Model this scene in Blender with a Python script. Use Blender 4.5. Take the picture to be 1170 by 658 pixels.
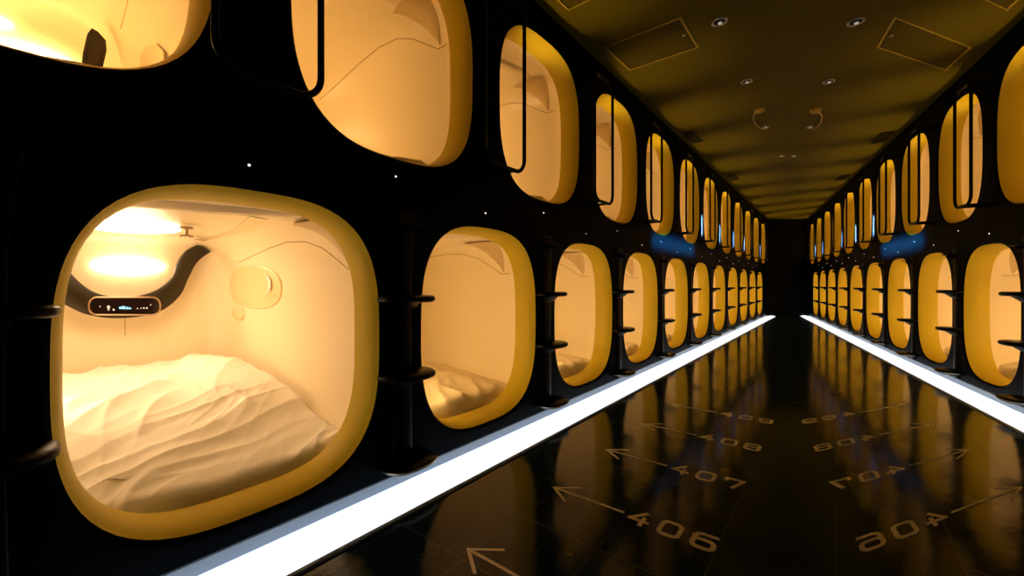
import bpy, bmesh, math, random
from mathutils import Vector, Matrix, noise
random.seed(4)
for o in list(bpy.data.objects): bpy.data.objects.remove(o)
S = bpy.context.scene
COL = S.collection
PI = math.pi

# ------------------------------------------------------------------ camera, world, exposure
EYE = 0.847
cam_d = bpy.data.cameras.new('camera'); cam = bpy.data.objects.new('camera', cam_d); COL.objects.link(cam)
cam.location = (0, 0, EYE); cam.rotation_euler = (PI/2, 0, 0)
cam_d.sensor_width = 36; cam_d.lens = 469/1170*36; cam_d.shift_y = -0.0034; cam_d.clip_start = 0.02
S.camera = cam
w = bpy.data.worlds.new('world'); S.world = w; w.use_nodes = True
w.node_tree.nodes['Background'].inputs[0].default_value = (0.02, 0.03, 0.05, 1)
w.node_tree.nodes['Background'].inputs[1].default_value = 0.02
S.view_settings.view_transform = 'Standard'; S.view_settings.look = 'None'
S.view_settings.gamma = 1; S.view_settings.use_curve_mapping = False
S.view_settings.exposure = 0.0
LAMP = 19.0          # emission of a pod lamp
LAMP_NEAR = 12.5     # the nearest lower pod has its reading light turned up
STRIP = 1.2
AMBER = (1.0, 0.62, 0.25)

# ------------------------------------------------------------------ materials
def mat(name, col, rough=0.5, spec=0.5, metal=0.0, emit=None, estr=0, bump=None, coat=0):
    m = bpy.data.materials.new(name); m.use_nodes = True
    nt = m.node_tree; b = nt.nodes['Principled BSDF']
    b.inputs['Base Color'].default_value = (*col, 1)
    b.inputs['Roughness'].default_value = rough
    b.inputs['Specular IOR Level'].default_value = spec
    b.inputs['Metallic'].default_value = metal
    b.inputs['Coat Weight'].default_value = coat
    if emit:
        b.inputs['Emission Color'].default_value = (*emit, 1); b.inputs['Emission Strength'].default_value = estr
    if bump:
        sc, st, dist = bump
        tc = nt.nodes.new('ShaderNodeTexCoord'); n = nt.nodes.new('ShaderNodeTexNoise'); n.inputs['Scale'].default_value = sc
        n.inputs['Detail'].default_value = 4
        bp = nt.nodes.new('ShaderNodeBump'); bp.inputs['Strength'].default_value = st; bp.inputs['Distance'].default_value = dist
        nt.links.new(tc.outputs['Object'], n.inputs['Vector']); nt.links.new(n.outputs['Fac'], bp.inputs['Height'])
        nt.links.new(bp.outputs['Normal'], b.inputs['Normal'])
    return m
M = {}
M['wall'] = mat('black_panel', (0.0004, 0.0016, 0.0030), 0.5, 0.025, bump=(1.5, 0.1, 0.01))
M['black'] = mat('black_enamel', (0.001, 0.001, 0.001), 0.32, 0.07)
M['rim'] = mat('amber_rim_plastic', (0.64, 0.46, 0.025), 0.42, 0.10)
M['shell'] = mat('cream_pod_plastic', (0.90, 0.77, 0.52), 0.28, 0.3)
M['fold'] = mat('shaded_fold_plastic', (0.66, 0.50, 0.25), 0.4, 0.3)  # darker than the shell: recess shading put into the colour
M['niche'] = mat('peach_inset_plastic', (0.86, 0.66, 0.36), 0.2, 0.5)
M['seam'] = mat('seam_shadow_gap', (0.42, 0.26, 0.08), 0.6, 0.2)
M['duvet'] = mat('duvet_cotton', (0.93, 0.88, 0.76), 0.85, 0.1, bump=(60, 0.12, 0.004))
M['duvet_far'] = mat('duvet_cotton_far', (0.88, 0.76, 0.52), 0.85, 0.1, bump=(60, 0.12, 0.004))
M['lamp'] = mat('pod_lamp_lens', (1, 1, 1), 0.5, 0.2, emit=AMBER, estr=LAMP)
M['lamp_near'] = mat('near_pod_lamp_lens', (1, 1, 1), 0.5, 0.2, emit=(1.0, 0.72, 0.48), estr=LAMP_NEAR)
M['lamp_side'] = mat('near_side_lamp_lens', (1, 1, 1), 0.5, 0.2, emit=(1.0, 0.66, 0.38), estr=10.0)
M['band'] = mat('brown_console_lacquer', (0.022, 0.015, 0.003), 0.3, 0.4)
M['panel'] = mat('black_control_glass', (0.012, 0.006, 0.005), 0.12, 0.6)
M['bezel'] = mat('bronze_bezel', (0.35, 0.22, 0.12), 0.3, 0.5, metal=0.6)
M['display'] = mat('blue_display', (0.1, 0.2, 0.3), 0.5, 0.2, emit=(0.25, 0.65, 1.0), estr=1.6)
M['icon'] = mat('panel_icon_glow', (0.3, 0.3, 0.25), 0.5, 0.2, emit=(1, 0.85, 0.6), estr=0.6)
M['strip'] = mat('floor_light_lens', (1, 1, 1), 0.5, 0.2, emit=(0.82, 0.92, 1.0), estr=STRIP)
M['plinth'] = mat('grey_plinth_metal', (0.30, 0.36, 0.46), 0.45, 0.3)
M['ceiling'] = mat('olive_ceiling_paint', (0.080, 0.060, 0.0018), 0.6, 0.05, bump=(3, 0.05, 0.01))
M['hatch'] = mat('hatch_frame_paint', (0.32, 0.22, 0.02), 0.45, 0.2)
M['hatch_panel'] = mat('hatch_panel_paint', (0.060, 0.042, 0.0018), 0.6, 0.05)
M['chrome'] = mat('chrome', (0.45, 0.40, 0.33), 0.3, 0.5, metal=1.0)
M['spotlens'] = mat('dim_downlight_lens', (0.9, 0.9, 0.9), 0.2, 0.5, emit=(1, 0.93, 0.8), estr=0.25)
M['dot'] = mat('indicator_lens', (1, 1, 1), 0.5, 0.2, emit=(1, 0.86, 0.7), estr=2.2)
M['paint'] = mat('pale_floor_paint', (0.78, 0.68, 0.52), 0.55, 0.2)
M['end'] = mat('end_wall_black', (0.002, 0.002, 0.002), 0.7, 0.05)

# floor: black polished tiles
AL = math.atan2(0.7850, 0.6194)
fm = bpy.data.materials.new('black_polished_tile'); fm.use_nodes = True; nt = fm.node_tree; b = nt.nodes['Principled BSDF']
tc = nt.nodes.new('ShaderNodeTexCoord'); mp = nt.nodes.new('ShaderNodeMapping'); mp.inputs['Rotation'].default_value = (0, 0, -AL)
br = nt.nodes.new('ShaderNodeTexBrick'); br.offset = 0.0; br.inputs['Scale'].default_value = 1.0
br.inputs['Color1'].default_value = (0.004, 0.012, 0.024, 1); br.inputs['Color2'].default_value = (0.005, 0.015, 0.029, 1)
br.inputs['Mortar'].default_value = (0.05, 0.06, 0.07, 1); br.inputs['Mortar Size'].default_value = 0.0018
br.inputs['Brick Width'].default_value = 0.30; br.inputs['Row Height'].default_value = 0.30
nz = nt.nodes.new('ShaderNodeTexNoise'); nz.inputs['Scale'].default_value = 7; nz.inputs['Detail'].default_value = 3
nz2 = nt.nodes.new('ShaderNodeTexNoise'); nz2.inputs['Scale'].default_value = 38; nz2.inputs['Detail'].default_value = 4
ad = nt.nodes.new('ShaderNodeMath'); ad.operation = 'MULTIPLY_ADD'; ad.inputs[1].default_value = 0.25
bp = nt.nodes.new('ShaderNodeBump'); bp.inputs['Strength'].default_value = 0.25; bp.inputs['Distance'].default_value = 0.003
rr = nt.nodes.new('ShaderNodeMapRange'); rr.inputs['To Min'].default_value = 0.07; rr.inputs['To Max'].default_value = 0.17
L = nt.links.new
L(tc.outputs['Object'], mp.inputs['Vector']); L(mp.outputs['Vector'], br.inputs['Vector']); L(br.outputs['Color'], b.inputs['Base Color'])
L(tc.outputs['Object'], nz.inputs['Vector']); L(tc.outputs['Object'], nz2.inputs['Vector'])
L(nz2.outputs['Fac'], ad.inputs[0]); L(nz.outputs['Fac'], ad.inputs[2]); L(ad.outputs[0], bp.inputs['Height']); L(bp.outputs['Normal'], b.inputs['Normal'])
L(nz.outputs['Fac'], rr.inputs['Value']); L(rr.outputs['Result'], b.inputs['Roughness'])
b.inputs['Specular IOR Level'].default_value = 0.20
M['floor'] = fm

# ------------------------------------------------------------------ helpers
class MB:
    """collects shapes and links them as one mesh object"""
    def __init__(self): self.v = []; self.f = []
    def add(self, vs, fs):
        o = len(self.v); self.v += [tuple(p) for p in vs]; self.f += [tuple(i+o for i in q) for q in fs]
    def box(self, x0, x1, y0, y1, z0, z1, c=0.0):
        if c <= 0:
            vs = [(x, y, z) for z in (z0, z1) for (x, y) in ((x0, y0), (x1, y0), (x1, y1), (x0, y1))]
            self.add(vs, [(0,3,2,1),(4,5,6,7),(0,1,5,4),(1,2,6,5),(2,3,7,6),(3,0,4,7)])
        else:
            def rg(z, i): return [(x0+i+c*0, y0+i, z), (x1-i, y0+i, z), (x1-i, y1-i, z), (x0+i, y1-i, z)]
            vs = rg(z0, c)+rg(z0+c, 0)+rg(z1-c, 0)+rg(z1, c)
            fs = [(0,3,2,1),(12,13,14,15)]
            for k in range(3):
                for j in range(4): fs.append((k*4+j, k*4+(j+1)%4, k*4+4+(j+1)%4, k*4+4+j))
            self.add(vs, fs)
    def rings(self, rings, closed=True, cap0=False, cap1=False, loop=False):
        n = len(rings[0]); vs = [p for r in rings for p in r]; fs = []
        R = len(rings)
        for k in range(R if loop else R-1):
            a = k*n; c = ((k+1) % R)*n
            for j in range(n if closed else n-1):
                j2 = (j+1) % n
                fs.append((a+j, a+j2, c+j2, c+j))
        if cap0: fs.append(tuple(range(n))[::-1])
        if cap1: fs.append(tuple((R-1)*n+i for i in range(n)))
        self.add(vs, fs)
    def tube(self, pts, r, seg=12, loop=False):
        pts = [Vector(p) for p in pts]; n = len(pts); rings = []
        up = None
        for i, p in enumerate(pts):
            if loop: d = (pts[(i+1) % n]-pts[i-1]).normalized()
            else: d = (pts[min(i+1, n-1)]-pts[max(i-1, 0)]).normalized()
            if up is None:
                up = Vector((0,0,1)) if abs(d.z) < 0.9 else Vector((1,0,0))
            up = (up-d*up.dot(d)).normalized(); q = d.cross(up)
            rings.append([tuple(p+r*(math.cos(2*PI*j/seg)*up+math.sin(2*PI*j/seg)*q)) for j in range(seg)])
        self.rings(rings, loop=loop, cap0=not loop, cap1=not loop)
    def prism(self, outline, lift):
        """outline: list of 3-D points (a flat face), lift: vector"""
        n = len(outline); l = Vector(lift)
        vs = [tuple(p) for p in outline]+[tuple(Vector(p)+l) for p in outline]
        fs = [tuple(range(n))[::-1], tuple(range(n, 2*n))]+[(i, (i+1) % n, n+(i+1) % n, n+i) for i in range(n)]
        self.add(vs, fs)
    def ellipsoid(self, c, r, seg=16, rows=8, half=None):
        rings = []
        for k in range(1, rows):
            th = PI*k/rows
            rings.append([(c[0]+r[0]*math.sin(th)*math.cos(2*PI*j/seg), c[1]+r[1]*math.sin(th)*math.sin(2*PI*j/seg), c[2]+r[2]*math.cos(th)) for j in range(seg)])
        self.rings(rings, cap0=True, cap1=True)
    def build(self, name, m, parent=None, W=1.0, smooth=True, loc=None):
        vs = [(x*W, y, z) for x, y, z in self.v]
        fs = [f[::-1] for f in self.f] if W < 0 else self.f
        me = bpy.data.meshes.new(name); me.from_pydata(vs, [], fs); me.materials.append(m)
        bm = bmesh.new(); bm.from_mesh(me); bmesh.ops.recalc_face_normals(bm, faces=bm.faces); bm.to_mesh(me); bm.free()
        if smooth:
            for p in me.polygons: p.use_smooth = True
            try: me.set_sharp_from_angle(angle=math.radians(38))
            except Exception: pass
        o = bpy.data.objects.new(name, me); COL.objects.link(o)
        if parent: o.parent = parent
        if loc: o.location = loc
        return o
def tag(o, label=None, cat=None, group=None, kind=None):
    if label: o['label'] = label
    if cat: o['category'] = cat
    if group: o['group'] = group
    if kind: o['kind'] = kind
    return o
def empty(name, loc=(0,0,0), rz=0):
    o = bpy.data.objects.new(name, None); o.empty_display_size = 0.1; COL.objects.link(o); o.location = loc; o.rotation_euler = (0,0,rz)
    return o
def copy_tree(o, parent=None):
    c = o.copy(); COL.objects.link(c)
    if parent: c.parent = parent
    for ch in list(o.children): copy_tree(ch, c)
    return c

# ------------------------------------------------------------------ layout: two walls that draw together towards the far end
A = 1.85
class Side:
    pass
LS = Side(); LS.name = 'left'; LS.O = Vector((-A, 0)); LS.t = Vector((0.789, 1)).normalized(); LS.n = Vector((-LS.t.y, LS.t.x)); LS.W = 1.0
RS = Side(); RS.name = 'right'; RS.O = Vector((A, 0)); RS.t = Vector((0.5544, 1)).normalized(); RS.n = Vector((RS.t.y, -RS.t.x)); RS.W = -0.8976
for s in (LS, RS):
    ax = s.t if s.W > 0 else -s.t
    s.rz = math.atan2(ax.y, ax.x); s.k = abs(s.W)
def P(side, s, d, z):
    """s along the wall in left-wall metres, d into the wall"""
    q = side.O+side.t*(s*side.k)+side.n*d
    return Vector((q.x, q.y, z))
PITCH = 1.1107
LOWC = 1.678; UPC = 1.116           # centre of the first lower / upper pod
ZLOW = 0.6305; ZUP = 1.896          # centre heights
ZMID = 1.263; ZCEIL = 2.586; ZPL = 0.05
HW, HH, NE = 0.466, 0.536, 3.0
RW, RD = 0.048, 0.14          # inset and depth of the rounded mouth
TH0 = 24                      # lip coloured black up to here for its unlit fade, then the amber rim begins
S_END = 13.9
def sup(phi, hw, hh, n):
    c = abs(math.cos(phi)); s = abs(math.sin(phi))
    return ((c/hw)**n+(s/hh)**n)**(-1.0/n)

# ------------------------------------------------------------------ structure
def wall(side):
    m = MB()
    def cell(sc, zc, z0, z1, s0, s1):
        ang = [2*PI*i/96 for i in range(96)]
        for (x, z) in ((s0-sc, z0-zc), (s1-sc, z0-zc), (s1-sc, z1-zc), (s0-sc, z1-zc)): ang.append(math.atan2(z, x) % (2*PI))
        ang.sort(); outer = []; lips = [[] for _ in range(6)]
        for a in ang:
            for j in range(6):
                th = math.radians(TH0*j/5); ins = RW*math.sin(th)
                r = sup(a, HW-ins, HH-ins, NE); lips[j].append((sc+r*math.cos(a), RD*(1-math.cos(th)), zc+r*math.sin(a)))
            k = []
            if math.cos(a) > 1e-6: k.append((s1-sc)/math.cos(a))
            if math.cos(a) < -1e-6: k.append((s0-sc)/math.cos(a))
            if math.sin(a) > 1e-6: k.append((z1-zc)/math.sin(a))
            if math.sin(a) < -1e-6: k.append((z0-zc)/math.sin(a))
            R = min(k); outer.append((sc+R*math.cos(a), 0, zc+R*math.sin(a)))
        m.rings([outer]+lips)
    def quad(s0, s1, z0, z1): m.add([(s0,0,z0),(s1,0,z0),(s1,0,z1),(s0,0,z1)], [(0,1,2,3)])
    k0 = 0 if side is LS else 1
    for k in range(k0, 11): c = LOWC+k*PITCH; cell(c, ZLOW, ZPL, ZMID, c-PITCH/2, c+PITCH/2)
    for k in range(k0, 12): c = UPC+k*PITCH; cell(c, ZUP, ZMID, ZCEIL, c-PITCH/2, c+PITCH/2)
    quad(-3.2, LOWC+(k0-.5)*PITCH, ZPL, ZMID); quad(LOWC+10.5*PITCH, S_END, ZPL, ZMID)
    quad(-3.2, UPC+(k0-.5)*PITCH, ZMID, ZCEIL)
    m.v = [tuple(P(side, x, y, z)) for x, y, z in m.v]
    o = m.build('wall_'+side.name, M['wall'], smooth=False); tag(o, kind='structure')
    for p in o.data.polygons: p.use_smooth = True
    pl = MB()
    a = [(0.0, 0.0), (-0.004, 0.0), (-0.004, ZPL-0.004), (0.0, ZPL), (0.03, ZPL), (0.03, 0.0)]
    pl.rings([[tuple(P(side, s, d, z)) for d, z in a] for s in (-3.2, S_END)], cap0=True, cap1=True)
    tag(pl.build('baseboard_'+side.name, M['plinth'], smooth=False), kind='structure')
wall(LS); wall(RS)
def corner(side, s, z): return tuple(P(side, s, 0, z))
m = MB(); m.add([corner(LS, -3.2, 0), corner(RS, -3.2, 0), corner(RS, S_END, 0), corner(LS, S_END, 0)], [(0,1,2,3)])
tag(m.build('floor', M['floor'], smooth=False), kind='structure')
m = MB(); m.add([corner(LS, -3.2, ZCEIL), corner(RS, -3.2, ZCEIL), corner(RS, S_END, ZCEIL), corner(LS, S_END, ZCEIL)], [(3,2,1,0)])
tag(m.build('ceiling', M['ceiling'], smooth=False), kind='structure')
for nm, s in (('wall_end', S_END), ('wall_back', -3.2)):
    m = MB(); m.add([corner(LS, s, 0), corner(RS, s, 0), corner(RS, s, ZCEIL), corner(LS, s, ZCEIL)], [(0,1,2,3)])
    tag(m.build(nm, M['end'], smooth=False), kind='structure')

# ------------------------------------------------------------------ light strips along the floor
for side in (LS, RS):
    base = P(side, 0, 0, 0)
    m = MB(); lens = [(-0.006, 0.003), (-0.205, 0.003), (-0.212, 0.008), (-0.200, 0.016), (-0.13, 0.032), (-0.06, 0.018), (-0.006, 0.006)]
    r = empty('floor_light_strip', base)
    m.rings([[tuple(P(side, s, d, z)-base) for d, z in lens] for s in (-3.1, S_END-0.02)], cap0=True, cap1=True)
    m.build('lens', M['strip'], r, smooth=False)
    m = MB(); tr = [(-0.210, 0.0), (-0.222, 0.0), (-0.222, 0.008), (-0.2125, 0.011), (-0.210, 0.006)]
    m.rings([[tuple(P(side, s, d, z)-base) for d, z in tr] for s in (-3.1, S_END-0.02)], cap0=True, cap1=True)
    m.build('edge_trim', M['plinth'], r, smooth=False)
    tag(r, 'glowing white light strip on the floor along the foot of the %s wall' % side.name, 'light strip', 'floor light strips')

# ------------------------------------------------------------------ pods
def ring(hw, hh, n, d, seg=96):
    out = []
    for i in range(seg):
        a = 2*PI*i/seg; r = sup(a, hw, hh, n); out.append((r*math.cos(a), d, r*math.sin(a)))
    return out
CW, CH, CN = 0.50, 0.515, 4.2      # cavity half sizes
DEPTH = 2.0
def on_shell(d, phi, inset=0.0):
    r = sup(phi, CW, CH, CN)-inset
    return (r*math.cos(phi), d, r*math.sin(phi))
def make_pod(W):
    root = empty('sleeping_pod')
    m = MB(); rg = []
    for k in range(13):
        th = math.radians(TH0-2+(92-TH0)*k/12)
        ins = RW*math.sin(th)+(0.0015 if k == 0 else 0); d = RD*(1-math.cos(th)); rg.append(ring(HW-ins, HH-ins, NE+0.3*k/12, d))
    e = NE+.3
    rg.append(ring(HW-RW, HH-RW, e, RD+0.006)); rg.append(ring(HW-RW+0.006, HH-RW+0.006, e, RD+0.012))
    rg.append(ring(HW-RW+0.02, HH-RW+0.015, e, RD+0.014))
    m.rings(rg); m.build('rim', M['rim'], root, W)
    m = MB(); rg = [ring(HW-RW+0.018, HH-RW+0.013, NE+.3, RD+0.0135), ring(CW-0.025, CH-0.012, 3.8, 0.175), ring(CW-0.004, CH-0.003, CN, 0.21), ring(CW, CH, CN, 0.27)]
    for d in (0.6, 1.0, 1.4, 1.8): rg.append(ring(CW, CH, CN, d))
    for k in range(1, 7):
        th = PI/2*k/6; rg.append(ring(CW-0.13*(1-math.cos(th)), CH-0.13*(1-math.cos(th)), CN, 1.84+0.16*math.sin(th)))
    m.rings(rg, cap1=True); m.build('shell', M['shell'], root, W)
    # seam running over the far side wall and the moulded fold beside it
    R = math.radians
    keys = [(0.205, R(33)), (0.25, R(30.5)), (0.32, R(30.5)), (0.40, R(35)), (0.50, R(41)), (0.62, R(45)), (0.8, R(46)), (1.05, R(44)), (1.4, R(40)), (1.7, R(37))]
    pts = []
    for i in range(len(keys)-1):
        for j in range(5):
            f = j/5; f = f*f*(3-2*f) if i < 0 else f
            pts.append(on_shell(keys[i][0]*(1-f)+keys[i+1][0]*f, keys[i][1]*(1-f)+keys[i+1][1]*f, 0.0005))
    m = MB(); m.tube(pts, 0.0022, 6); m.build('seam', M['seam'], root, W)
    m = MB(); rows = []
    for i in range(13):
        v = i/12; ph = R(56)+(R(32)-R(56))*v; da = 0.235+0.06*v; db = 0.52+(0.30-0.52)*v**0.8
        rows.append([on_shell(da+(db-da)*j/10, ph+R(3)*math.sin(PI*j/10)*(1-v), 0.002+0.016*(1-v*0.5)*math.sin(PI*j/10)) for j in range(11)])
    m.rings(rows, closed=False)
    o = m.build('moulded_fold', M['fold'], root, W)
    m = MB(); rg = []
    for i in range(33):
        ph = R(60)+R(72)*i/32; t = math.sin(PI*i/32)**0.5; dc = 0.44-0.10*math.cos(PI*i/32)*0.6
        rg.append([on_shell(dc-0.06, ph, 0.001), on_shell(dc-0.045, ph, 0.022*t+0.001), on_shell(dc-0.02, ph, 0.030*t+0.001), on_shell(dc+0.02, ph, 0.024*t+0.001), on_shell(dc+0.10, ph, 0.001)])
    m.rings(rg, closed=False); m.build('ceiling_lip', M['shell'], root, W)
    return root
def add_lamps(root, W, near=False, upper=False):
    lm = M['lamp_near'] if near else M['lamp']
    m = MB(); m.ellipsoid((0.0, 1.985, 0.33), (0.17 if near else 0.10, 0.02, 0.05 if near else 0.03), 32, 10)
    m.build('lamp', lm, root, W)
    if near:
        m = MB(); m.ellipsoid((-0.10, 1.35, CH-0.01), (0.2, 0.24, 0.018), 32, 10); m.build('lamp', lm, root, W)
    # added glowing ellipsoid, hidden low on the near side wall: lights bed, far wall, mouth
    m = MB(); m.ellipsoid((-CW+0.006, 1.15 if upper else (0.95 if near else 0.40), -0.14), (0.018, 0.24, 0.10), 32, 10)
    m.build('lamp', M['lamp_side'] if near else M['lamp'], root, W)

ORD = ['nearest', 'second', 'third', 'fourth', 'fifth', 'sixth', 'seventh', 'eighth', 'ninth', 'tenth', 'eleventh', 'twelfth']
def where(k, what, row, side):
    if k == 0: return '%s nearest the viewer in the %s row of the %s wall' % (what, row, side)
    return '%s %s from the viewer in the %s row of the %s wall' % (ORD[k], what, row, side)

def duvet_mesh(W, nx, ny, amp, seed, hfun, x0=-0.455, x1=0.455, y0=0.17, y1=1.93):
    """crumpled bedding: height field closed down to the pod floor; local to pod centre"""
    m = MB(); rows = []
    floor = lambda x: -CH+0.006+0.0*x
    for j in range(ny+1):
        v = j/ny; row = []
        for i in range(nx+1):
            u = i/nx; x = x0+(x1-x0)*u; y = y0+(y1-y0)*v
            h = hfun(u, v)
            p = Vector((x*3.0+seed, y*3.0, seed))
            wx = 0.10*noise.noise(p*0.8); wy = 0.10*noise.noise(p*0.8+Vector((9, 3, 1)))
            X = x+wx; Y = y+wy
            def rid(a, lo, hi, sd, pw):
                ca, sa = math.cos(a), math.sin(a)
                n_ = noise.noise(Vector(((X*ca+Y*sa)*lo, (-X*sa+Y*ca)*hi, seed+sd)))
                return (1-min(1, abs(n_)*2.4))**pw
            mk = 0.5+0.9*noise.noise(Vector((x*2.1, y*2.1, seed+20))); mk2 = 0.5-0.9*noise.noise(Vector((x*2.6, y*2.6, seed+31)))
            mk = max(0, min(1, mk)); mk2 = max(0, min(1, mk2))
            r1 = rid(0.85, 0.9, 3.6, 0, 1.5); r2 = rid(1.25, 1.2, 6.5, 4, 1.7)*mk; r3 = rid(0.45, 1.6, 8.0, 7, 1.7)*mk2
            r4 = rid(-0.5, 1.8, 7.0, 11, 1.6)*(1-mk)*0.8; r5 = rid(1.0, 2.5, 17.0, 13, 1.3)*mk2*mk
            wr = r1*0.55+r2*0.5+r3*0.42+r4*0.35+r5*0.16-0.45
            ex = min(1, u/0.05, (1-u)/0.05, v/0.035, (1-v)/0.03); e = math.sqrt(max(0, 1-(1-ex)**2))
            wob = 0.02*noise.noise(Vector((x*6, seed, 0)))
            z = floor(x)+(h+amp*wr)*(0.25+0.75*e)
            # keep inside the rounded shell
            zz = z
            lim = 0.47 if z > -0.42 else 0.455
            row.append((max(-lim, min(lim, x)), y+(wob if v < 0.1 else 0), zz))
        rows.append(row)
    nxx = nx+1; vs = [p for r in rows for p in r]; fs = []
    for j in range(ny):
        for i in range(nx): fs.append((j*nxx+i, j*nxx+i+1, (j+1)*nxx+i+1, (j+1)*nxx+i))
    bd = [i for i in range(nxx)]+[j*nxx+nx for j in range(1, ny+1)]+[ny*nxx+i for i in range(nx-1, -1, -1)]+[j*nxx for j in range(ny-1, 0, -1)]
    o = len(vs); vs += [(vs[b][0]*0.93, vs[b][1], -CH+0.012) for b in bd]; nb = len(bd)
    for i in range(nb): fs.append((bd[i], o+i, o+(i+1) % nb, bd[(i+1) % nb]))
    fs.append(tuple(range(o, o+nb)))
    m.add(vs, fs); return m
def sm(a, b, x):
    t = max(0, min(1, (x-a)/(b-a))); return t*t*(3-2*t)
def h_near(u, v):
    h = 0.075+0.155*sm(0.0, 0.55, v)
    h += 0.08*math.exp(-((u-0.80)/0.16)**2-((v-0.72)/0.22)**2)
    h += 0.03*math.exp(-((u-0.35)/0.2)**2-((v-0.45)/0.2)**2)
    h += 0.035*sm(0.35, 0.0, u)*sm(0.1, 0.5, v)
    return h
def h_far(u, v): return 0.10+0.05*sm(0.0, 0.45, v)+0.02*math.exp(-((u-0.75)/0.2)**2-((v-0.22)/0.12)**2)
def h_up(u, v): return 0.07+0.04*math.exp(-((u-0.8)/0.15)**2-((v-0.10)/0.08)**2)

protos = {}
SPOT_D = bpy.data.lights.new('added_up_spot', 'SPOT'); SPOT_D.color = (1.0, 0.66, 0.22); SPOT_D.energy = 42; SPOT_D.spot_size = math.radians(50); SPOT_D.spot_blend = 1.0; SPOT_D.shadow_soft_size = 0.05
for side in (LS, RS):
    W = side.W
    base = make_pod(W)
    protos[side.name] = base
    first = True
    k0 = 0 if side is LS else 1
    duv_lo = duv_up = None
    for row, c0, zc, cnt in (('lower', LOWC, ZLOW, 11), ('upper', UPC, ZUP, 12)):
        for k in range(k0, cnt):
            root = copy_tree(base); root.name = 'sleeping_pod'
            near = side is LS and row == 'lower' and k == 0
            near_up = side is LS and row == 'upper' and k == 0
            if near or near_up: add_lamps(root, W, near, near_up)
            else:
                if not protos.get(side.name+row):
                    add_lamps(root, W, False, row == 'upper'); protos[side.name+row] = [c for c in root.children if c.name.startswith('lamp')]
                else:
                    for c in protos[side.name+row]:
                        q = c.copy(); COL.objects.link(q); q.parent = root
            root.location = P(side, c0+k*PITCH, 0, zc); root.rotation_euler = (0, 0, side.rz)
            root.name = 'sleeping_pod'
            if near: lab = 'large amber sleeping pod with curved dark console, lower row, nearest on the left wall'
            elif near_up: lab = 'amber upper-row sleeping pod cut by the top left corner, dark upright console inside'
            else: lab = where(k, 'glowing amber sleeping pod', row, side.name)
            tag(root, lab, 'sleeping pod', '%s row of pods on the %s wall' % (row, side.name))
            if near: NEAR = root
            if near_up: NEARUP = root
            if row == 'upper':      # unseen spot added at every upper pod's mouth for light lobes on the ceiling
                ld = SPOT_D; lo = bpy.data.objects.new('added_up_spot', ld); COL.objects.link(lo)
                p = P(side, c0+k*PITCH+0.02, 0.30, zc-0.33); lo.location = p
                lo.rotation_euler = (P(side, c0+k*PITCH+0.02, -0.30, ZCEIL)-p).to_track_quat('-Z', 'Y').to_euler()
            # bedding
            if near: d = duvet_mesh(W, 150, 280, 0.04, 3.1, h_near).build('duvet', M['duvet'])
            elif row == 'lower':
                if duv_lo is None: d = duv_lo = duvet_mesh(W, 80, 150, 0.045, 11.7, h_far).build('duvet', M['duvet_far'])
                else: d = duv_lo.copy(); COL.objects.link(d)
            else:
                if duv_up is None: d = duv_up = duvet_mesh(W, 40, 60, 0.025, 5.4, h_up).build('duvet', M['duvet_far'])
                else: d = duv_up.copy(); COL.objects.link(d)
            d.location = root.location; d.rotation_euler = root.rotation_euler
            if near: dl = 'large crumpled cream duvet lying in the big nearest pod on the left'
            else: dl = 'crumpled duvet in the %s pod of the %s row, %s wall' % (ORD[k], row, side.name)
            tag(d, dl, 'duvet', 'duvets in the %s pods, %s wall' % (row, side.name))
    for c in list(base.children): bpy.data.objects.remove(c)
    bpy.data.objects.remove(base)

# ------------------------------------------------------------------ fittings of the nearest pods
# console: an S-shaped band on the end wall of the nearest lower pod.  coordinates are local to the pod centre
def back_pt(px, py, d, sc, zc):
    """where a line of sight meets the pod's end wall (used to lay out fittings at their real place)"""
    kx = (px-585)/469.0
    s = (-A-kx*LS.n.y*d+LS.n.x*d)/(kx*LS.t.y-LS.t.x)
    y = LS.t.y*s+LS.n.y*d
    return (s-sc, d, EYE+(325-py)*y/469.0-zc)
def side_pt(px, py, x, sc, zc):
    kx = (px-585)/469.0; s = sc+x
    d = (kx*LS.t.y*s+A-LS.t.x*s)/(LS.n.x-kx*LS.n.y)
    y = LS.t.y*s+LS.n.y*d
    return (x, d, EYE+(325-py)*y/469.0-zc)
def zp(x, y): return (70+x/4.11, 220+y/4.11)
def smooth_poly(pts, n=6):
    out = []
    for i in range(len(pts)-1):
        p0 = Vector(pts[max(i-1, 0)]); p1 = Vector(pts[i]); p2 = Vector(pts[i+1]); p3 = Vector(pts[min(i+2, len(pts)-1)])
        for j in range(n):
            t = j/n
            out.append(0.5*((2*p1)+(-p0+p2)*t+(2*p0-5*p1+4*p2-p3)*t*t+(-p0+3*p1-3*p2+p3)*t**3))
    out.append(Vector(pts[-1])); return out
BD = 1.88
up_e = [(-60, 250), (10, 335), (70, 405), (150, 465), (250, 490), (350, 488), (450, 458), (520, 400), (550, 325), (590, 272), (640, 247)]
lo_e = [(-60, 440), (0, 510), (45, 540), (130, 575), (250, 590), (380, 580), (480, 550), (560, 480), (598, 400), (640, 325), (702, 277)]
U = smooth_poly([back_pt(*zp(*p), BD, LOWC, ZLOW) for p in up_e]); Lw = smooth_poly([back_pt(*zp(*p), BD, LOWC, ZLOW) for p in lo_e])
xmin = -0.485
for q in U+Lw: q.x = max(q.x, xmin)
m = MB(); T = 0.035
m.rings([[tuple(a), tuple(a*0.5+b_*0.5+Vector((0, -0.012, 0))), tuple(b_), tuple(b_+Vector((0, T, 0))), tuple(a+Vector((0, T, 0)))] for a, b_ in zip(U, Lw)], cap0=True, cap1=True)
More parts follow.
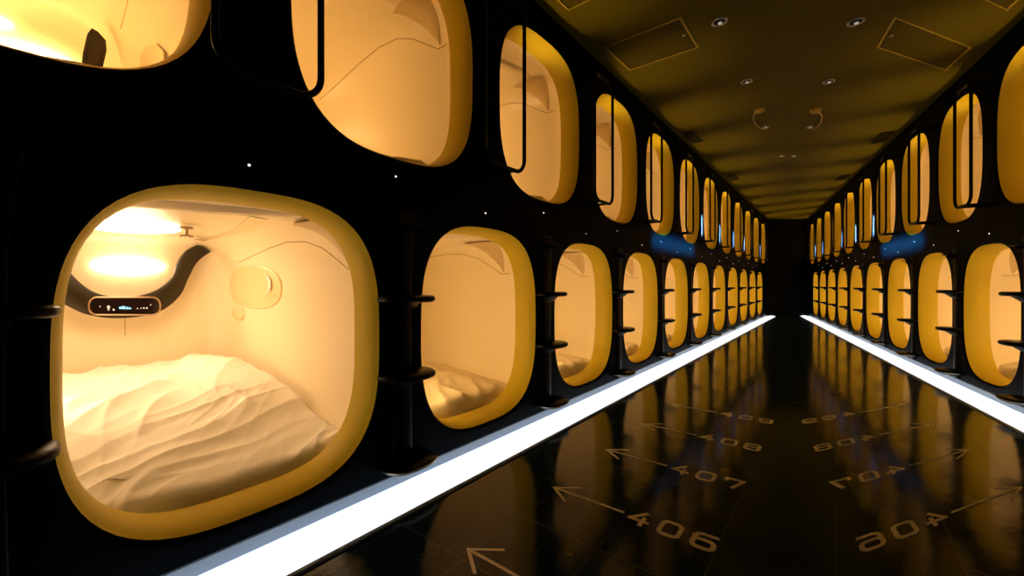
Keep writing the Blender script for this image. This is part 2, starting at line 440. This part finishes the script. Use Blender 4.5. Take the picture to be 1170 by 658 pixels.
con = m.build('console_band', M['band'], NEAR)
con['label'] = 'dark brown S-shaped console band'
def rrect(x0, x1, y0, y1, r, d, n=6):
    pts = []
    for cx, cy, a0 in ((x1-r, y1-r, 90), (x0+r, y1-r, 180), (x0+r, y0+r, 270), (x1-r, y0+r, 0)):
        pass
    for cx, cy, a0 in ((x1-r, y0+r, -90), (x1-r, y1-r, 0), (x0+r, y1-r, 90), (x0+r, y0+r, 180)):
        for i in range(n+1):
            a = math.radians(a0+90*i/n); pts.append(back_pt(*zp(cx+r*math.cos(a), cy+r*math.sin(a)), d, LOWC, ZLOW))
    return pts
bz = MB(); bz.tube(rrect(130, 465, 492, 574, 36, BD-0.018), 0.005, 8, loop=True); bz.build('bezel', M['bezel'], con)
pn = MB(); pn.prism(rrect(134, 461, 496, 570, 33, BD-0.022), (0, 0.012, 0)); pnl = pn.build('control_panel', M['panel'], con, smooth=False)
ds = MB()
def bar(x0, x1, y0, y1, mb, d=BD-0.024):
    mb.prism([back_pt(*zp(*p), d, LOWC, ZLOW) for p in ((x0, y1), (x1, y1), (x1, y0), (x0, y0))], (0, 0.004, 0))
for x0, x1, y0, y1 in ((272, 284, 536, 546), (286, 300, 533, 547), (303, 314, 537, 547), (316, 328, 540, 547)): bar(x0, x1, y0, y1, ds)   # unreadable small lit blocks
ds.build('clock_display', M['display'], con, smooth=False)
ic = MB()
for (x, y, r) in ((222, 538, 8), (222, 550, 4), (246, 550, 5), (358, 544, 3), (374, 543, 3), (388, 542, 4), (402, 542, 4), (420, 527, 3), (182, 535, 3)):
    ic.prism([back_pt(*zp(x+r*math.cos(2*PI*i/10), y-r*math.sin(2*PI*i/10)), BD-0.024, LOWC, ZLOW) for i in range(10)], (0, 0.004, 0))
ic.build('touch_icons', M['icon'], con, smooth=False)
# oval inset on the far side wall with a highlight modelled as a white crescent
X_S = CW-0.002
def shell_x(z): return CW*(1-(abs(z)/CH)**CN)**(1/CN)
def oval(f, lift):
    out = []
    for i in range(48):
        a = 2*PI*i/48; z = 0.20+0.135*f*math.copysign(abs(math.sin(a))**0.8, math.sin(a))
        out.append((shell_x(z)-lift, 1.44+0.41*f*math.copysign(abs(math.cos(a))**0.8, math.cos(a)), z))
    return out
m = MB(); m.rings([oval(1, 0.0), oval(0.985, 0.008), oval(0.9, 0.010), oval(0.5, 0.011)], cap1=True)
o = m.build('oval_inset', M['niche'], NEAR); o['label'] = 'peach oval inset on the side wall'
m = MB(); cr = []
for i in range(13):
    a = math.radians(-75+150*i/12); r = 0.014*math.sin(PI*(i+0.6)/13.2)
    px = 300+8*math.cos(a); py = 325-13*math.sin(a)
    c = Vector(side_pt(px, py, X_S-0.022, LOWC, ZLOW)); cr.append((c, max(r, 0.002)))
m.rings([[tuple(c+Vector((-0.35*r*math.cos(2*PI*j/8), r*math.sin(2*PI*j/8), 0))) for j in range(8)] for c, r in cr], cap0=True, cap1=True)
o = m.build('crescent_highlight', mat('white_highlight', (0.95, 0.93, 0.88), 0.2, 0.6), NEAR); o['label'] = 'white crescent modelled as a highlight'
m = MB(); c = Vector((X_S, 1.70, 0.02))
m.ellipsoid(tuple(c), (0.02, 0.11, 0.045), 16, 8); m.build('speaker_boss', M['niche'], NEAR)
# sprinkler and ceiling stripe
m = MB(); sp = Vector((0.06, 1.05, CH-0.02))
m.ellipsoid(tuple(sp), (0.03, 0.03, 0.008)); m.tube([sp, sp+Vector((0, 0, -0.04))], 0.007, 8)
for i in range(8):
    a = i*PI/4; m.tube([sp+Vector((0, 0, -0.035)), sp+Vector((0.028*math.cos(a), 0.028*math.sin(a), -0.042))], 0.003, 5)
m.build('sprinkler', M['bezel'], NEAR)
m = MB(); rows = []
for i in range(15):
    d = 0.55+1.2*i/14; x = 0.20+0.12*math.sin(i/14*2.2)
    rows.append([(x+0.075*(j/3-0.5), d, sup(math.atan2(CH, x+0.075*(j/3-0.5)), CW, CH, CN)*math.sin(math.atan2(CH, x+0.075*(j/3-0.5)))-0.003) for j in range(4)])
m.rings(rows, closed=False); m.build('ceiling_stripe', M['niche'], NEAR)
# seam between end wall panels
m = MB(); z0 = back_pt(143, 400, 1.995, LOWC, ZLOW)
m.tube([(z0[0], 1.997, -0.1), (z0[0], 1.997, 0.12)], 0.0015, 5); m.build('panel_seam', M['seam'], NEAR)
# dark upright console in the nearest upper pod
m = MB(); out = [(100, 85), (92, 84), (95, 60), (100, 38), (105, 32), (112, 36), (121, 46), (122, 58), (118, 75), (114, 88)]
pts = [back_pt(x, y, 1.80, UPC, ZUP) for x, y in out]
m.prism(pts, (0, 0.05, 0)); c = m.build('console_end', M['band'], NEARUP, smooth=False); c['label'] = 'dark upright end of the console'
m = MB(); out = [(99, 76), (101, 55), (105, 38), (113, 44), (116, 58), (111, 76)]
m.prism([back_pt(x, y, 1.792, UPC, ZUP) for x, y in out], (0, 0.008, 0)); m.build('glass_face', M['panel'], c, smooth=False)
m = MB(); m.prism([side_pt(x, y, X_S-0.002, UPC, ZUP) for x, y in ((162, 82), (163, 64), (170, 53), (180, 50), (189, 60), (190, 84))], (-0.008, 0, 0))
m.build('coat_hook_plate', M['niche'], NEARUP, smooth=False)
m = MB(); m.ellipsoid((0.17, 1.97, 0.20), (0.17, 0.02, 0.05), 32, 10); m.build('lamp', M['lamp'], NEARUP)

# ------------------------------------------------------------------ climbing steps between the lower pods
def make_steps(W):
    root = empty('climbing_steps')
    m = MB(); rg = []
    for z, f in ((0.055, 1.25), (0.12, 1.0), (0.5, 0.85), (0.95, 1.0), (1.10, 1.3), (1.16, 1.5)):
        rg.append([(0.05*f*math.cos(PI*i/14), -0.001-0.012*math.sin(PI*i/14), z) for i in range(15)])
    m.rings(rg, closed=True, cap0=True, cap1=True); m.build('post', M['black'], root, W)
    for z, dd, hw in ((0.115, 0.13, 0.125), (0.480, 0.125, 0.125), (0.800, 0.12, 0.125)):
        m = MB(); prof = []
        for (zz, ins) in ((z-0.028, 0.010), (z-0.022, 0.002), (z-0.014, 0.0), (z-0.006, 0.002), (z, 0.010)):
            r = [(hw-ins, 0.0, zz)]
            for i in range(25):
                a = PI*i/24
                cx = math.copysign(abs(math.cos(a))**0.75, math.cos(a)); sy = abs(math.sin(a))**0.75
                r.append(((hw-ins)*cx, -0.015-(dd-0.015-ins)*sy, zz))
            r.append((-(hw-ins), 0.0, zz)); prof.append(r)
        m.rings(prof, cap0=True, cap1=True); st = m.build('step', M['black'], root, W)
        if z < 0.2:
            m = MB(); e = []
            for i in range(25):
                a = PI*i/24
                e.append(((hw+0.001)*math.copysign(abs(math.cos(a))**0.75, math.cos(a)), -0.015-(dd-0.014)*abs(math.sin(a))**0.75, z-0.014))
            m.tube(e, 0.004, 6); o = m.build('edge_glint', M['chrome'], st, W); o['label'] = 'bright metal edge standing in for a glint'  # metal edge added as the white glint of the floor light
        if z > 0.2:
            m = MB(); n = 8
            m.rings([[(x, 0.0, z-0.024), (x, -dd*0.68*w_, z-0.024), (x, -0.03, z-0.024-0.04*w_), (x, 0.0, z-0.024-0.05*w_)] for x, w_ in ((-0.05, 0.7), (-0.02, 1), (0.02, 1), (0.05, 0.7))], cap0=True, cap1=True)
            m.build('bracket', M['black'], st, W)
    m = MB(); m.box(-0.07, 0.07, -0.075, 0.0, 1.098, 1.106, 0.002); m.box(-0.012, 0.012, -0.06, 0.0, 1.075, 1.098); m.build('top_shelf', M['black'], root, W, smooth=False)
    return root
for side in (LS, RS):
    pr = None
    for k in range(0 if side is LS else 2, 11):
        if pr is None: pr = r = make_steps(side.W)
        else: r = copy_tree(pr)
        r.location = P(side, LOWC+(k-0.5)*PITCH, 0, 0); r.rotation_euler = (0, 0, side.rz)
        if k == 0: lb = 'black climbing steps left of the big nearest pod, at the left edge of view'
        else: lb = 'black three-step climbing post just before the %s lower pod of the %s wall' % (ORD[k], side.name)
        tag(r, lb, 'climbing steps', 'climbing steps on the %s wall' % side.name)

# ------------------------------------------------------------------ grab rails of the upper pods
def make_rail(W):
    root = empty('grab_rail')
    z0, z1, hw, r, D = -0.455, 0.44, 0.145, 0.075, -0.137
    pts = []
    for cx, cz, a0 in ((hw-r, z1-r, 0), (-hw+r, z1-r, 90), (-hw+r, z0+r, 180), (hw-r, z0+r, 270)):
        for i in range(9):
            a = math.radians(a0+90*i/8); pts.append((cx+r*math.cos(a), D, cz+r*math.sin(a)))
    m = MB(); m.tube(pts, 0.0105, 12, loop=True); m.build('rail', M['black'], root, W)
    for x in (-0.06, 0.06):
        for z in (z0, z1):
            m = MB(); m.tube([(x, D, z), (x, 0.0, z)], 0.009, 10); m.tube([(x, -0.008, z), (x, 0, z)], 0.02, 14); m.build('mount', M['black'], root, W)
    return root
for side in (LS, RS):
    pr = None
    for k in range(1 if side is LS else 2, 12):
        if pr is None: pr = r = make_rail(side.W)
        else: r = copy_tree(pr)
        r.location = P(side, UPC+(k-0.5)*PITCH-0.007, 0, ZUP); r.rotation_euler = (0, 0, side.rz)
        tag(r, 'black tubular grab rail just before the %s upper pod on the %s wall' % (ORD[k], side.name), 'grab rail', 'grab rails on the %s wall' % side.name)

# ------------------------------------------------------------------ indicator lights
for side in (LS, RS):
    pr = None
    for row, c0, z, cnt in (('lower', LOWC, 1.223, 10), ('upper', UPC, 1.300, 11)):
        for k in range(0 if (side is LS and row == 'lower') else (1 if side is LS else 2), cnt):
            if pr is None:
                m = MB(); m.ellipsoid((0, 0, 0), (0.0040, 0.003, 0.0040), 10, 6); pr = o = m.build('indicator_light', M['dot'])
            else: o = pr.copy(); COL.objects.link(o)
            o.location = P(side, c0+k*PITCH-0.03, -0.002, z); o.rotation_euler = (0, 0, side.rz)
            rel = 'above' if row == 'lower' else 'below'
            nm = 'nearest' if k == 0 else ORD[k]
            tag(o, 'tiny white indicator light just %s the %s %s pod, %s wall' % (rel, nm, row, side.name), 'indicator light', 'indicator lights on the %s wall' % side.name)

# ------------------------------------------------------------------ ceiling fittings
HC = ZCEIL-EYE
def cp(px, py, dz=0.0):
    y = HC*469/(325-py); return Vector(((px-585)*y/469, y, ZCEIL-dz))
def mir(p): return Vector((-p.x+1.3433*p.y, p.y, p.z))
hatch = [(690, 53.5), (778, 19), (798.5, 53.5), (719, 80)]
hp = [cp(*q) for q in hatch]
sh = Vector((-0.597, -0.731, 0))
def make_hatch(pts, label):
    c = sum(pts, Vector())/4; root = empty('ceiling_hatch', c)
    q = [p-c for p in pts]
    m = MB()
    inn = [v*0.955 for v in q]; inn2 = [v*0.93 for v in q]
    z = Vector((0, 0, -0.006))
    rings = [q, [v+z for v in q], [v+z for v in inn], inn]
    m.rings([[tuple(v) for v in r] for r in rings])
    m.build('frame', M['hatch'], root, smooth=False)
    m = MB(); m.prism([tuple(v+Vector((0, 0, -0.001))) for v in inn2], (0, 0, -0.003)); pn = m.build('access_panel', M['hatch_panel'], root, smooth=False)
    m = MB(); cc = inn2[1]*0.45+inn2[2]*0.45; m.ellipsoid(tuple(cc+Vector((0, 0, -0.005))), (0.012, 0.012, 0.003)); m.build('latch', M['chrome'], pn)
    tag(root, label, 'ceiling hatch', 'ceiling access hatches')
make_hatch(hp, 'square framed ceiling hatch left of the middle, before the downlights')
make_hatch([p+sh for p in hp], 'ceiling hatch cut by the top edge, above the third upper pod on the left')
make_hatch([mir(p) for p in hp], 'square framed ceiling hatch right of the middle')
make_hatch([mir(p+sh) for p in hp], 'ceiling hatch cut by the top edge near the top right corner')
def make_down(p, r, label):
    root = empty('downlight', p)
    m = MB(); rg = []
    for rr_, zz in ((1.0, 0), (1.0, -0.003), (0.86, -0.006), (0.74, -0.004), (0.70, -0.001)):
        rg.append([(r*rr_*math.cos(2*PI*i/28), r*rr_*math.sin(2*PI*i/28), zz) for i in range(28)])
    m.rings(rg); m.build('trim_ring', M['chrome'], root)
    m = MB(); m.prism([(r*0.70*math.cos(2*PI*i/28), r*0.70*math.sin(2*PI*i/28), -0.0005) for i in range(28)], (0, 0, -0.001)); m.build('baffle', M['black'], root, smooth=False)
    m = MB(); m.ellipsoid((r*0.15, r*0.1, -0.006), (r*0.28, r*0.28, 0.006)); m.build('lens', M['spotlens'], root)
    tag(root, label, 'downlight', 'ceiling downlights')
for (px, py, r, l) in ((822, 25, 0.05, 'largest round downlight %s of the middle, beside the big ceiling hatch'),
                       (853, 93, 0.046, 'round downlight %s of the middle, second along the ceiling'),
                       (875, 145, 0.036, 'small round downlight %s of the middle, just beyond the smoke detector'),
                       (893, 178, 0.036, 'tiny round downlight %s of the middle, deep down the ceiling')):
    p = cp(px, py); make_down(p, r, l % 'left'); make_down(mir(p), r, l % 'right')
def make_det(p, label, f):
    root = empty('smoke_detector', p)
    m = MB(); rg = []
    for rr_, zz in ((0.05, 0), (0.05, -0.012), (0.042, -0.022), (0.022, -0.034), (0.008, -0.037)):
        rg.append([(rr_*math.cos(2*PI*i/24), rr_*math.sin(2*PI*i/24), zz) for i in range(24)])
    m.rings(rg, cap1=True); m.build('housing', M['hatch'], root)
    m = MB(); m.tube(smooth_poly([f(cp(x, y, 0.012))-p for x, y in ((865, 126), (861, 131), (862, 138), (867, 144), (874, 147))], 5), 0.007, 8)
    m.build('conduit', M['seam'], root)
    tag(root, label, 'smoke detector', 'smoke detectors')
p = cp(868, 125); make_det(p, 'domed smoke detector with curved conduit, left of the ceiling middle', lambda q: q); make_det(mir(p), 'domed smoke detector with curved conduit, right of the ceiling middle', mir)
def make_vent(p, side, label, ln=0.30, wd=0.12):
    root = empty('ceiling_vent', p, side.rz)
    m = MB(); m.rings([[(sx*ln/2*f, sy*wd/2*f, z) for sx, sy in ((-1,-1),(1,-1),(1,1),(-1,1))] for f, z in ((1, 0), (1, -0.008), (0.86, -0.01), (0.84, -0.002))], cap1=True); m.build('frame', M['black'], root, smooth=False)
    m = MB()
    for i in range(5): y = (i-2)*wd*0.15; m.box(-ln*0.4, ln*0.4, y-0.004, y+0.004, -0.009, -0.003)
    m.build('slats', M['hatch_panel'], root, smooth=False)
    tag(root, label, 'vent', 'ceiling vents')
for (px, py, ln, l) in ((792, 157, 0.40, 'dark slotted ceiling vent on the %s side, nearer of the two'), (838, 203, 0.36, 'faint ceiling vent far along the %s side')):
    p = cp(px, py); make_vent(p, LS, l % 'left', ln); make_vent(mir(p), RS, l % 'right', ln)

# ------------------------------------------------------------------ floor markings: arrows and numbers
def seg_digit(ch, w=0.078, h=0.098, t=0.015):
    """strokes (polylines) of the rounded wide numerals"""
    x0, x1, y0, y1 = -w/2+t/2, w/2-t/2, -h/2+t/2, h/2-t/2; r = 0.02
    def rr(xa, xb, ya, yb):
        pts = []
        for cx, cy, a0 in ((xb-r, ya+r, -90), (xb-r, yb-r, 0), (xa+r, yb-r, 90), (xa+r, ya+r, 180)):
            for i in range(5): a = math.radians(a0+90*i/4); pts.append((cx+r*math.cos(a), cy+r*math.sin(a)))
        pts.append(pts[0]); return pts
    if ch == '0': return [rr(x0, x1, y0, y1)]
    if ch == '4': return [[(x1*0.35, y1), (x0, y0+h*0.26), (x1, y0+h*0.26)], [(x1*0.45, y0+h*0.5), (x1*0.45, y0)]]
    if ch == '5': return [[(x1, y1), (x0, y1), (x0, 0.006), (x1-r, 0.006), (x1-0.006, 0), (x1, -r*0.8), (x1, y0+r*.6), (x1-r, y0), (x0, y0)]]
    if ch == '6': return [rr(x0, x1, y0, 0.008), [(x0, y0+r), (x0, y1-r), (x0+r*.4, y1-r*.3), (x0+r, y1), (x1, y1)]]
    if ch == '7': return [[(x0, y1-0.02), (x0, y1), (x1, y1), (x1*0.1, y0)]]
    if ch == '8': return [rr(x0, x1, y0, 0.0), rr(x0, x1, 0.0, y1)]
    if ch == '9': return [rr(x0, x1, -0.008, y1), [(x1, y1-r), (x1, y0+r), (x1-r*.4, y0+r*.3), (x1-r, y0), (x0, y0)]]
def stroke(m, pts, t, T):
    for k, ((xa, ya), (xb, yb)) in enumerate(zip(pts[:-1], pts[1:])):
        dx, dy = xb-xa, yb-ya; l = math.hypot(dx, dy)
        if l < 1e-6: continue
        ex, ey = dx/l*t*0.42, dy/l*t*0.42; nx, ny = -dy/l*t/2, dx/l*t/2
        q = [(xa-ex+nx, ya-ey+ny), (xa-ex-nx, ya-ey-ny), (xb+ex-nx, yb+ey-ny), (xb+ex+nx, yb+ey+ny)]
        m.prism([tuple(T(x, y)) for x, y in q], (0, 0, 0.0012+0.00003*k))
def marking(num, s, mirror):
    c = P(LS, s, -0.83, 0.0)
    if mirror: c = mir(c)
    root = empty('floor_sign', (c.x, c.y, 0.0))
    def TT(sx):          # x: towards the corridor middle, y: along the corridor
        def T(x, y):
            q = P(LS, s+y, -(sx+x), 0.0003)
            if mirror: q = mir(q)
            return Vector((q.x-c.x, q.y-c.y, 0.0003))
        return T
    m = MB(); T = TT(0)
    stroke(m, [(0.83, 0), (0.535, 0)], 0.011, T)
    stroke(m, [(0.62, 0.066), (0.53, 0), (0.62, -0.066)], 0.011, T)
    m.build('arrow', M['paint'], root, smooth=False)
    for i, ch in enumerate(num):
        m = MB()
        for pl in seg_digit(ch): stroke(m, pl, 0.015, TT(0.895+0.108*i))
        m.build('numeral', M['paint'], root, smooth=False)
    pos = {'405': 'cut by the bottom edge', '406': 'largest readable one', '407': 'second readable one', '408': 'third readable one, small', '409': 'farthest and faintest one'}[num]
    tag(root, 'pale arrow and %snumber on the %s half of the floor, %s' % ('mirrored ' if mirror else '', 'right' if mirror else 'left', pos), 'floor sign', 'painted floor numbers')
for num, s in (('405', 2.09), ('406', 2.60), ('407', 3.10), ('408', 3.60), ('409', 4.12)):
    marking(num, s, False)
    if num != '405': marking(num, s, True)

# ------------------------------------------------------------------ unseen blue area lights added to tint the walls
def blue(side, s, z, power, sx, sy, col=(0.0, 0.22, 1.0), dist=0.30, spread=50):
    ld = bpy.data.lights.new('added_blue_glow', 'AREA'); ld.color = col; ld.energy = power; ld.shape = 'RECTANGLE'; ld.size = sx; ld.size_y = sy; ld.spread = math.radians(spread)
    o = bpy.data.objects.new('blue_wash_lamp', ld); COL.objects.link(o)
    o.location = P(side, s, -dist, z); n = side.n; x = Vector((side.t.x, side.t.y, 0)); zax = Vector((-n.x, -n.y, 0)); yax = zax.cross(x)
    o.matrix_world = Matrix(((x.x, yax.x, zax.x, o.location.x), (x.y, yax.y, zax.y, o.location.y), (x.z, yax.z, zax.z, o.location.z), (0, 0, 0, 1)))
for side in (LS, RS):
    blue(side, 6.05, 1.30, 22, 1.5*side.k, 0.02, col=(0.02, 0.5, 1.0), dist=0.25, spread=62)
    for k in range(5, 11): blue(side, UPC+(k+0.5)*PITCH, 1.66, 26, 0.02, 0.25, col=(0.75, 0.85, 1.0), dist=0.2, spread=26)
